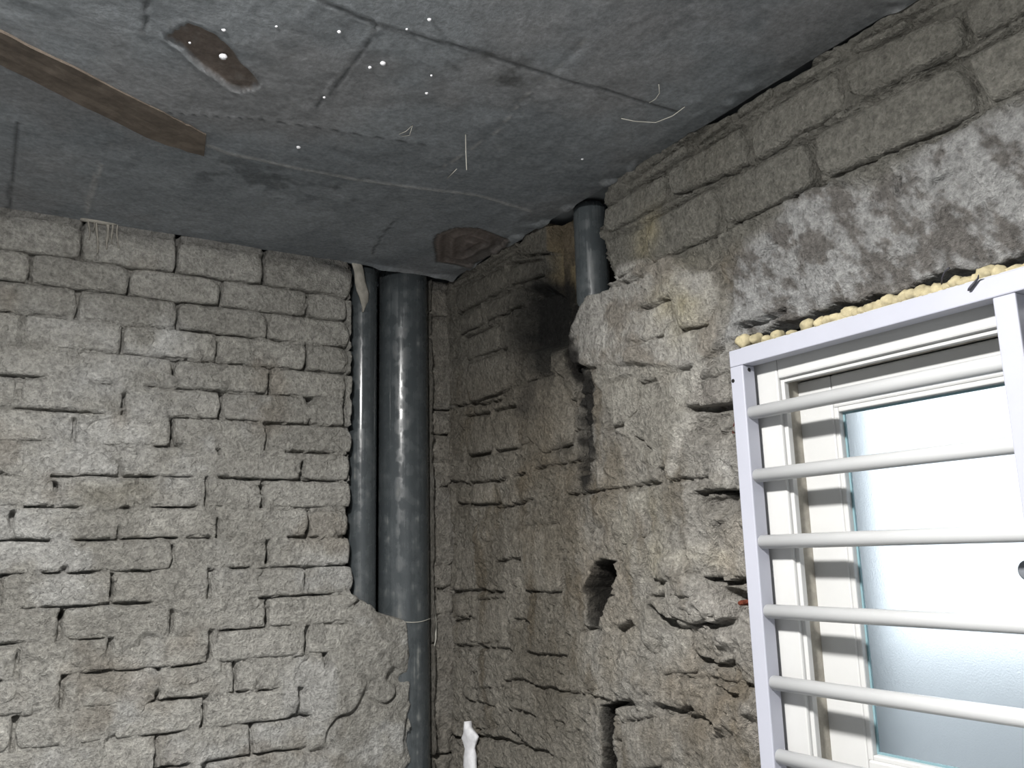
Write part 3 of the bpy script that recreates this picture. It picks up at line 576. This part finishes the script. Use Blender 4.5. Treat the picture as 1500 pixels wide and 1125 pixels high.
def ceil_paint(x, y):
    c = lerp3(np.broadcast_to(C3(.150, .162, .172), x.shape + (3,)), C3(.205, .219, .230), sst(-.5, .5, fbm(x, y, 4, 5, 510)))
    c = lerp3(c, C3(.21, .205, .205), sst(0, .5, fbm(x, y, 3, 4, 520)) * .5)
    for pts, wd, s in SEAMS:
        g = 1 - sst(wd * .5, wd * 2.2, dseg(x + .003 * fbm(x, y, 25, 2, 1), y, pts)); c = lerp3(c, C3(.27, .27, .265) if s > 0 else C3(.06, .062, .065), g * .75)
    pl = pC(750, 110); g = np.exp(-((x - pl[0]) / .12) ** 2 - ((y - pl[1]) / .06) ** 2); c = lerp3(c, C3(.07, .07, .07), np.clip(g * sst(.0, .5, fbm(x, y, 18, 4, 6)), 0, .8))
    pl = pC(380, 262); g = np.exp(-((x - pl[0]) / .25) ** 2 - ((y - pl[1]) / .07) ** 2); c = lerp3(c, C3(.06, .065, .07), np.clip(g * sst(.1, .5, fbm(x, y, 16, 3, 61)), 0, .6))
    c = lerp3(c, C3(.115, .092, .078), (1 - sst(-.004, .002, spoly(x + .004 * fbm(x, y, 25, 2, 51), y, RUST))) * .95)
    c = lerp3(c, C3(.12, .095, .082), (1 - sst(-.004, .004, spoly(x + .006 * fbm(x, y, 14, 3, 53), y, ROUND))) * .9)
    d = np.abs(spoly(x + .006 * fbm(x, y, 14, 3, 53), y, ROUND)); c = lerp3(c, C3(.04, .035, .03), (1 - sst(.001, .005, d)) * .7)
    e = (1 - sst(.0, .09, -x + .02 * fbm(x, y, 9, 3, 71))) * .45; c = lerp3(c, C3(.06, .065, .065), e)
    sc = sst(.55, .75, fbm(x * 3, y, 30, 3, 530)); c = lerp3(c, C3(.30, .30, .29), sc * .12)
    return c
nx, ny = 330, 330
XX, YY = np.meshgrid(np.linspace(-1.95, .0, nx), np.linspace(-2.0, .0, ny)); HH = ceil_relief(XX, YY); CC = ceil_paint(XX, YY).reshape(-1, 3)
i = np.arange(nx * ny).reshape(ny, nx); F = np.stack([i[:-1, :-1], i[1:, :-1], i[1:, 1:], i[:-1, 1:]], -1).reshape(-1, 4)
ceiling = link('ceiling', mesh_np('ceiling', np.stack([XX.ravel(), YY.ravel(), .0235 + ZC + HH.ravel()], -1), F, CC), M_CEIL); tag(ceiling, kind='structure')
M_CEILP = plain('ceiling_concrete_far', (.15, .16, .165), .95, .15, var=.15, vscale=5)
bm = bmesh.new(); zc = ZC + .0235
box(bm, (-3.25, -3.25, zc), (-1.95, .05, zc + .1)); box(bm, (-1.95, -3.25, zc), (.24, -2.0, zc + .1)); box(bm, (-1.95, -2.0, zc + .02), (.24, .25, zc + .1))
from_bm('slab', bm, M_CEILP, ceiling)
# lid over the pipe chases
# timber batten cast into the slab
a0 = [pC(*q) for q in [(-300, -92), (0, 44), (250, 168), (302, 196)]]; a1 = [pC(*q) for q in [(-300, -58), (0, 92), (222, 203), (298, 227)]]
bm = bmesh.new(); top = []; ns = 26
def along(A, t):
    n = len(A) - 1; s = min(int(t * n), n - 1); f = t * n - s; return (A[s][0] * (1 - f) + A[s + 1][0] * f, A[s][1] * (1 - f) + A[s + 1][1] * f)
for j in range(ns + 1):
    t = j / ns; p = along(a0, t); q = along(a1, t); r = []
    for s in range(7):
        f = s / 6; x = p[0] * (1 - f) + q[0] * f; y = p[1] * (1 - f) + q[1] * f; dz = -.003 - .0004 * math.sin(s * 2 + j * .7) - random.uniform(0, .0003)
        if s in (0, 6): x += random.uniform(-.002, .002); y += random.uniform(-.002, .002)
        r.append(bm.verts.new((x, y, zc + dz)))
    r.insert(0, bm.verts.new((r[0].co.x, r[0].co.y, zc + .012))); r.append(bm.verts.new((r[-1].co.x, r[-1].co.y, zc + .012))); top.append(r)
for r, s in zip(top[:-1], top[1:]):
    for k in range(len(r) - 1): bm.faces.new((r[k], r[k + 1], s[k + 1], s[k]))
bm.faces.new(top[0]); bm.faces.new(top[-1]); bmesh.ops.recalc_face_normals(bm, faces=bm.faces)
o = from_bm('timber_batten', bm, M_TIMBER, ceiling); o['label'] = 'brown timber batten set in the concrete'
for (x, y, r) in [(327, 82, .0062), (328, 43, .0035), (561, 92, .0045), (542, 98, .003), (497, 46, .003), (625, 136, .0028), (475, 142, .0025), (629, 28, .003), (405, 38, .002), (278, 62, .002), (632, 110, .002), (437, 215, .004), (853, 232, .003), (596, 42, .002)]:
    bm = bmesh.new(); bmesh.ops.create_icosphere(bm, subdivisions=2, radius=r); p = pC(x, y)
    for v in bm.verts: v.co = Vector((v.co.x * random.uniform(.85, 1.15) + p[0], v.co.y * random.uniform(.85, 1.15) + p[1], v.co.z * .7 + zc - .001))
    from_bm('paint_fleck', bm, M_WHITE, ceiling, True)

# ================================================================ PLAIN ROOM BEHIND THE CAMERA
o = boxo('floor', (-3.25, -3.25, -.1), (.24, .25, 0), M_FLOOR); tag(o, kind='structure')
o = boxo('wall_back', (-3.2, -3.3, 0), (.24, -3.2, 2.36), M_PAINTW); tag(o, kind='structure')
o = boxo('wall_far_left', (-3.3, -3.3, 0), (-3.2, .25, 2.36), M_PAINTW); tag(o, kind='structure')
o = boxo('outdoor_ground', (.24, -9, -.3), (9, 6, -.2), M_OUT); tag(o, kind='structure')
o = boxo('added_parapet', (1.5, -6, -.2), (1.65, 5, 1.30), M_OUT); tag(o, kind='structure')  # low outdoor wall added to darken the lower part of the frosted panes

# ceiling lamp (behind and above the camera), the one light of the room
lamp = empty('ceiling_lamp', LAMP, label='small round white dome lamp fixed to the ceiling above the viewer', cat='lamp')
x, y, z = LAMP
bm = bmesh.new(); tube(bm, [(x, y, z + .004), (x, y, z - .006), (x, y, z - .016), (x, y, z - .020)], [.105, .105, .102, .090], 32); from_bm('base_plate', bm, M_LAMPH, lamp, True)
bm = bmesh.new(); bmesh.ops.create_icosphere(bm, subdivisions=3, radius=.070)
bmesh.ops.delete(bm, geom=[v for v in bm.verts if v.co.z > .012], context='VERTS')
for v in bm.verts: v.co = Vector((v.co.x * 1.25 + x, v.co.y * 1.25 + y, v.co.z * .30 + z - .024))
from_bm('dome', bm, M_DOME, lamp, True)

# ================================================================ PIPES
def pipe(name, x, y, r, z0, z1, label, group=None, socket=None):
    bm = bmesh.new(); n = 48; zs = np.linspace(z0, z1, 30)
    tube(bm, [(x + .0, y, z) for z in zs], [r * (1 + .0015 * math.sin(k * 1.7)) for k in range(30)], n)
    o = from_bm(name, bm, M_PIPE, None, True)
    for p in o.data.polygons: p.use_smooth = len(p.vertices) == 4
    return tag(o, label, 'pipe', group)
pipe('drain_pipe', -.1215, .062, .0660, .0, ZC + .035, 'thick dark grey drain pipe nearest the corner of the room, beside a thinner one')
pipe('drain_pipe', -.2410, .052, .0370, .0, ZC + .035, 'thin dark grey drain pipe between the brick wall and the thick pipe')
pu = pR(865, 360, .05)
pipe('drain_pipe', .052, -pu[0], .037, ZC - .285, ZC + .035, 'dark grey pipe seen through the broken hole at the top of the right wall')
# thin string round the thick pipe
bm = bmesh.new(); pts = []
for k in range(19):
    a = math.radians(200 + 140 * k / 18); pts.append((-.1215 + .067 * math.cos(a), .062 + .067 * math.sin(a), ZC + pL(610, 910)[1] + .002 * math.sin(k * .5)))
tube(bm, pts, .0011, 6); tag(from_bm('string', bm, M_STRING, None, True), 'thin pale string tied round the thick dark drain pipe', 'string')
bm = bmesh.new(); P_ = [pL(*q, .035) for q in [(634, 878), (637, 895), (638, 915), (638, 935), (636, 950)]]
tube(bm, [(a, .035, b + ZC) for a, b in P_], [.001, .003, .0035, .003, .001], 8); tag(from_bm('sealant_strip', bm, M_STRING, None, True), 'short pale sealant strip at the right edge of the thick drain pipe', 'sealant')
# mortar tongue hanging over the thin pipe
def ribbon(name, L, mat, to3, thick, seed, parent=None, h0=.0, hs=None):
    bm = bmesh.new(); rings = []; hs = hs or [h0] * len(L)
    for j, (((a, b), (c, d)), hh) in enumerate(zip(L, hs)):
        r = []
        for s in range(9):
            f = s / 8; prof = math.sin(math.pi * min(max(f, .02), .98)) ** .5
            u = a * (1 - f) + c * f; v = b * (1 - f) + d * f
            r.append(bm.verts.new(to3(u, v, hh + thick * prof + float(fbm(np.array(u), np.array(v), 50, 2, seed)) * thick * .35)))
        for s in range(8, -1, -1):
            f = s / 8; r.append(bm.verts.new(to3(a * (1 - f) + c * f, b * (1 - f) + d * f, hh - thick * .4)))
        rings.append(r)
    for r, s in zip(rings[:-1], rings[1:]):
        n = len(r)
        for k in range(n): bm.faces.new((r[k], r[(k + 1) % n], s[(k + 1) % n], s[k]))
    bm.faces.new(rings[0]); bm.faces.new(rings[-1]); bmesh.ops.recalc_face_normals(bm, faces=bm.faces)
    return from_bm(name, bm, mat, parent, True)
M_TONGUE = plain('dry_mortar', (.27, .255, .225), .95, .15, var=.2, vscale=50, bump=.6)
Lr = [((506, 368), (520, 366)), ((514, 384), (526, 376)), ((519, 398), (532, 394)), ((521, 412), (537, 412)), ((525, 424), (543, 428)), ((530, 434), (543, 440)), ((534, 446), (541, 444)), ((534, 455), (536, 455))]
tag(ribbon('mortar_tongue', [(pL(*a, -.0), pL(*b, -.0)) for a, b in Lr], M_TONGUE, L3, .006, 3, None, .004, [.004, .003, 0, -.006, -.012, -.016, -.018, -.019]), 'grey-brown tongue of dried mortar hanging over the top of the thin pipe', 'mortar')
# mortar drips at the top of the left wall
drips = [(130, 322, 352, 3), (142, 320, 372, 4.5), (157, 322, 366, 6), (164, 324, 358, 4), (172, 324, 364, 3.5), (137, 322, 340, 2.5)]
for (x, y0, y1, w_) in drips:
    L = []
    for k in range(7):
        y = y0 + (y1 - y0) * k / 6; ww = w_ * (.8 if k < 5 else .5) * .5 * (1 + .3 * math.sin(k * 2 + x)); xx = x + 1.2 * math.sin(k * .9 + x)
        L.append((pL(xx - ww, y), pL(xx + ww, y)))
    ribbon('mortar_drip', L, M_TONGUE, L3, .004, 5, wall_left, .004)
L = [((112, 320), (130, 314)), ((120, 324), (142, 318)), ((150, 323), (160, 319)), ((175, 328), (180, 322)), ((190, 330), (194, 326))]
ribbon('mortar_lump', [(pL(*a), pL(*b)) for a, b in [((118, 315), (117, 324)), ((135, 317), (133, 327)), ((150, 319), (150, 330)), ((165, 321), (166, 331)), ((184, 325), (182, 330))]], M_TONGUE, L3, .010, 6, wall_left, .004)
# white caulk lump low on the corner
Lw = [((687, 1056), (689, 1056)), ((684, 1066), (691, 1066)), ((683, 1074), (696, 1073)), ((680, 1080), (700, 1079)), ((682, 1086), (698, 1086)), ((683, 1096), (695, 1096)), ((682, 1108), (697, 1108)), ((684, 1120), (697, 1120)), ((685, 1135), (698, 1135)), ((687, 1160), (696, 1160))]
tag(ribbon('caulk_lump', [(pR(*a), pR(*b)) for a, b in Lw], M_WHITE, R3, .012, 8, None, .002), 'white dripping caulk lump low in the corner right of the thick pipe', 'caulk')

# ================================================================ WINDOW
window = empty('window_1', R3(1.48, -1.13, -.03), kind='structure', label='white sliding window with frosted panes')
fu0, fu1, fv0, fv1 = 1.034, 1.930, -1.135, -.400
iu0, iu1, iv0, iv1 = 1.107, 1.857, -1.075, -.466
def ring_(name, u0, u1, v0, v1, iu0, iu1, iv0, iv1, h0, h1, mat, parent, bev=.003):
    for (a, b, c, d, nm) in ((u0, iu0, v0, v1, 'stile'), (iu1, u1, v0, v1, 'stile'), (iu0, iu1, iv1, v1, 'rail'), (iu0, iu1, v0, iv0, 'rail')):
        boxo(name + '_' + nm, R3(a, c, h0), R3(b, d, h1), mat, parent, bev)
ring_('frame', fu0, fu1, fv0, fv1, iu0, iu1, iv0, iv1, .015, -.075, M_PVC, window)
# inner rail lip and dusty channel
def ring1(name, u0, u1, v0, v1, t, h0, h1, mat, parent, bev=.001):
    bm = bmesh.new()
    for (a, b, c, d) in ((u0, u0 + t, v0, v1), (u1 - t, u1, v0, v1), (u0 + t, u1 - t, v1 - t, v1), (u0 + t, u1 - t, v0, v0 + t)): box(bm, R3(a, c, h0), R3(b, d, h1), bev)
    return from_bm(name, bm, mat, parent)
ring1('track_lip', iu0 - .001, iu1 + .001, iv0 - .001, iv1 + .001, .007, .008, -.002, M_PVC, window)
ring1('track_channel', iu0 - .001, iu1 + .001, iv0 - .001, iv1 + .001, .0025, -.003, -.030, M_DUSTY, window, 0)
ring1('track_lip', iu0 - .001, iu1 + .001, iv0 - .001, iv1 + .001, .006, -.052, -.058, M_PVC, window)
def sash(u0, u1, h, label):
    s = boxo('sash', R3(u0, iv0 + .003, h), R3(u0 + .066, iv1 - .003, h - .024), M_PVC, window, .003)   # left stile carries the rest
    s['label'] = label
    bm = bmesh.new(); v0, v1 = iv0 + .003, iv1 - .003
    s.data.clear_geometry()
    for (a, b, c, d) in ((u0, u0 + .064, v0, v1), (u1 - .064, u1, v0, v1), (u0 + .064, u1 - .064, v1 - .050, v1), (u0 + .064, u1 - .064, v0, v0 + .056)): box(bm, R3(a, c, h), R3(b, d, h - .024), .003)
    bm.to_mesh(s.data); bm.free(); s.data.materials.clear(); s.data.materials.append(M_PVC)
    g0, g1, w0, w1 = u0 + .064, u1 - .064, v0 + .056, v1 - .050
    ring1('glazing_bead', g0 - .001, g1 + .001, w0 - .001, w1 + .001, .008, h - .002, h - .014, M_PVC, s, .002)
    ring1('gasket', g0 + .006, g1 - .006, w0 + .006, w1 - .006, .004, h - .012, h - .0155, M_GASKET, s, 0)
    boxo('glass_pane', R3(g0 + .004, w0 + .004, h - .015), R3(g1 - .004, w1 - .004, h - .019), M_GLASS, s)
    return s
s1 = sash(1.106, 1.515, -.028, 'inner sliding sash with frosted pane, left half')
s2 = sash(1.450, 1.858, -.060, 'outer sliding sash with frosted pane, right half')
bm = bmesh.new()
c = pR(1505, 836, .008); tube(bm, [R3(c[0], c[1], -.028), R3(c[0], c[1], -.010), R3(c[0], c[1], -.006)], [.013, .0125, .009], 20)
o = from_bm('latch', bm, M_METAL, s1, True); o['label'] = 'round grey latch knob'
# yellow spray foam above the frame
foam = empty('foam_seal', R3(1.3, -.40, .0), label='bulging yellow spray foam squeezed along the top of the window frame', cat='foam')
rf = random.Random(11)
def foam_blob(u, v, h, a, b, c, seed):
    bm = bmesh.new(); bmesh.ops.create_icosphere(bm, subdivisions=3, radius=1)
    for w_ in bm.verts:
        k = 1 + .22 * float(fbm(np.array(w_.co.x * 1.2 + seed), np.array(w_.co.z + w_.co.y), 1.6, 3, seed))
        w_.co = Vector(R3(u + w_.co.y * a * k, v + w_.co.z * b * k, h + w_.co.x * c * k))
    from_bm('foam_blob', bm, M_FOAM, foam, True)
sp = [(1.035, .016, .008), (1.062, .013, .006), (1.085, .010, 0), (1.105, .012, .002), (1.135, .009, -.002), (1.165, .014, .004)]
for u, r, dv in sp: foam_blob(u, -.397 + dv, .004, r * .9, r * .75, .012, int(u * 1000))
u = 1.19
while u < 1.47:
    foam_blob(u, -.396 + rf.uniform(-.003, .003), .004, rf.uniform(.008, .014), rf.uniform(.008, .011), .012, int(u * 1000)); u += rf.uniform(.010, .017)
while u < 1.93:
    foam_blob(u, -.402, .000, .014, .010, .012, int(u * 1000)); u += .022

# security grille
grille = empty('window_grille', R3(1.48, -1.15, .036), label='white steel security grille of horizontal bars in front of the window', cat='grille')
T = .027; gh0, gh1 = .050, .0235
gu0, gu1, gv1, gv0 = 1.043, 1.923, -.412, -1.155
boxo('frame_post', R3(gu0, gv0, gh0), R3(gu0 + T, gv1 - T, gh1), M_GRILLE, grille, .0018)
boxo('frame_post', R3(gu1 - T, gv0, gh0), R3(gu1, gv1 - T, gh1), M_GRILLE, grille, .0018)
o = boxo('frame_rail', R3(gu0, gv1 - T, gh0), R3(gu1, gv1, gh1), M_GRILLE, grille, .0018)
boxo('frame_rail', R3(gu0, gv0 - T, gh0), R3(gu1, gv0, gh1), M_GRILLE, grille, .0018)
boxo('mullion', R3(1.469, gv0, gh0 - .0005), R3(1.469 + T, gv1 - T, gh1), M_GRILLE, grille, .0018)
for u_ in (gu0, gu1 - .02): boxo('wall_bracket', R3(u_, -.435, gh1 + .001), R3(u_ + .02, -.422, .013), M_GRILLE, grille, .001)
for u_ in (gu0, gu1 - .02): boxo('wall_bracket', R3(u_, -1.12, gh1 + .001), R3(u_ + .02, -1.106, .013), M_GRILLE, grille, .001)
barz = [-.5155, -.6135, -.714, -.816, -.918, -1.020, -1.118]
for bz in barz:
    bm = bmesh.new(); tube(bm, [R3(gu0 + T - .003, bz, .037), R3(gu1 - T + .003, bz, .037)], .0105, 20)
    o = from_bm('bar', bm, M_BAR, grille, True)
    for p in o.data.polygons: p.use_smooth = len(p.vertices) == 4
def screw(u, v, h, axis):
    bm = bmesh.new()
    d = (0, 0, .0006) if axis == 'f' else (0, 0, 0)
    a = R3(u, v, h); b = R3(u, v, h + .0008) if axis == 'f' else R3(u + .0008, v, h)
    tube(bm, [a, b], .0032, 12); o = from_bm('screw_hole', bm, M_BLACK, grille); o['label'] = 'black screw hole'
c = pR(1074, 558, -.05); screw(c[0], c[1], gh0 - .0002, 'f')
screw(gu0 + T - .0002, -.446, .036, 's')
for bz in barz[:6]: pass
# bit of black wire on the top rail
bm = bmesh.new(); W_ = [pR(x, y, -.053) for x, y in [(1438, 404), (1433, 408), (1428, 414), (1423, 420), (1420, 424), (1418, 426)]]
tube(bm, [R3(a, b, .0535 + (.006 if k == 0 else 0)) for k, (a, b) in enumerate(W_)], [.0006, .0012, .0016, .0020, .0020, .0008], 8)
tag(from_bm('wire_end', bm, M_WIRE, None, True), 'short curved black wire end lying on the top rail of the white grille', 'wire')
bm = bmesh.new(); W_ = [pR(x, y, 0) for x, y in [(1386, 418), (1390, 408), (1397, 400), (1405, 396)]]
tube(bm, [R3(a, b, .010 + .004 * k) for k, (a, b) in enumerate(W_)], .0012, 8)
tag(from_bm('wire_end', bm, M_WIRE, None, True), 'thin brown wire loop poking from the foam above the white grille', 'wire')

# ================================================================ COBWEB STRANDS
def strand(pts, r, label):
    bm = bmesh.new(); tube(bm, pts, r, 5); tag(from_bm('cobweb_strand', bm, M_STRING, None, True), label, 'cobweb')
def onc(px, dz=.002): a = pC(*px); return (a[0], a[1], zc - dz)
strand([onc((965, 122)), onc((966, 133), .004), onc((960, 142), .004), onc((951, 149))], .0007, 'short curled pale cobweb strand on the ceiling near the right wall')
strand([onc((910, 172)), onc((930, 174), .005), onc((960, 175), .006), onc((985, 166), .005), onc((1003, 155))], .0008, 'long sagging pale cobweb strand on the ceiling beside the right wall')
a = pC(682, 196); strand([(a[0], a[1], zc), (a[0], a[1], zc - .035), (a[0] + .001, a[1], zc - .07)], .0009, 'short pale thread hanging straight down from the middle of the ceiling')
strand([onc((655, 260)), onc((662, 252), .004), onc((669, 246))], .0007, 'tiny pale cobweb strand beside the hanging thread')
strand([onc((585, 195)), onc((595, 190), .003), onc((604, 182), .002), onc((600, 196), .003), onc((588, 198))], .0007, 'tangled pale cobweb tuft on the middle of the ceiling')
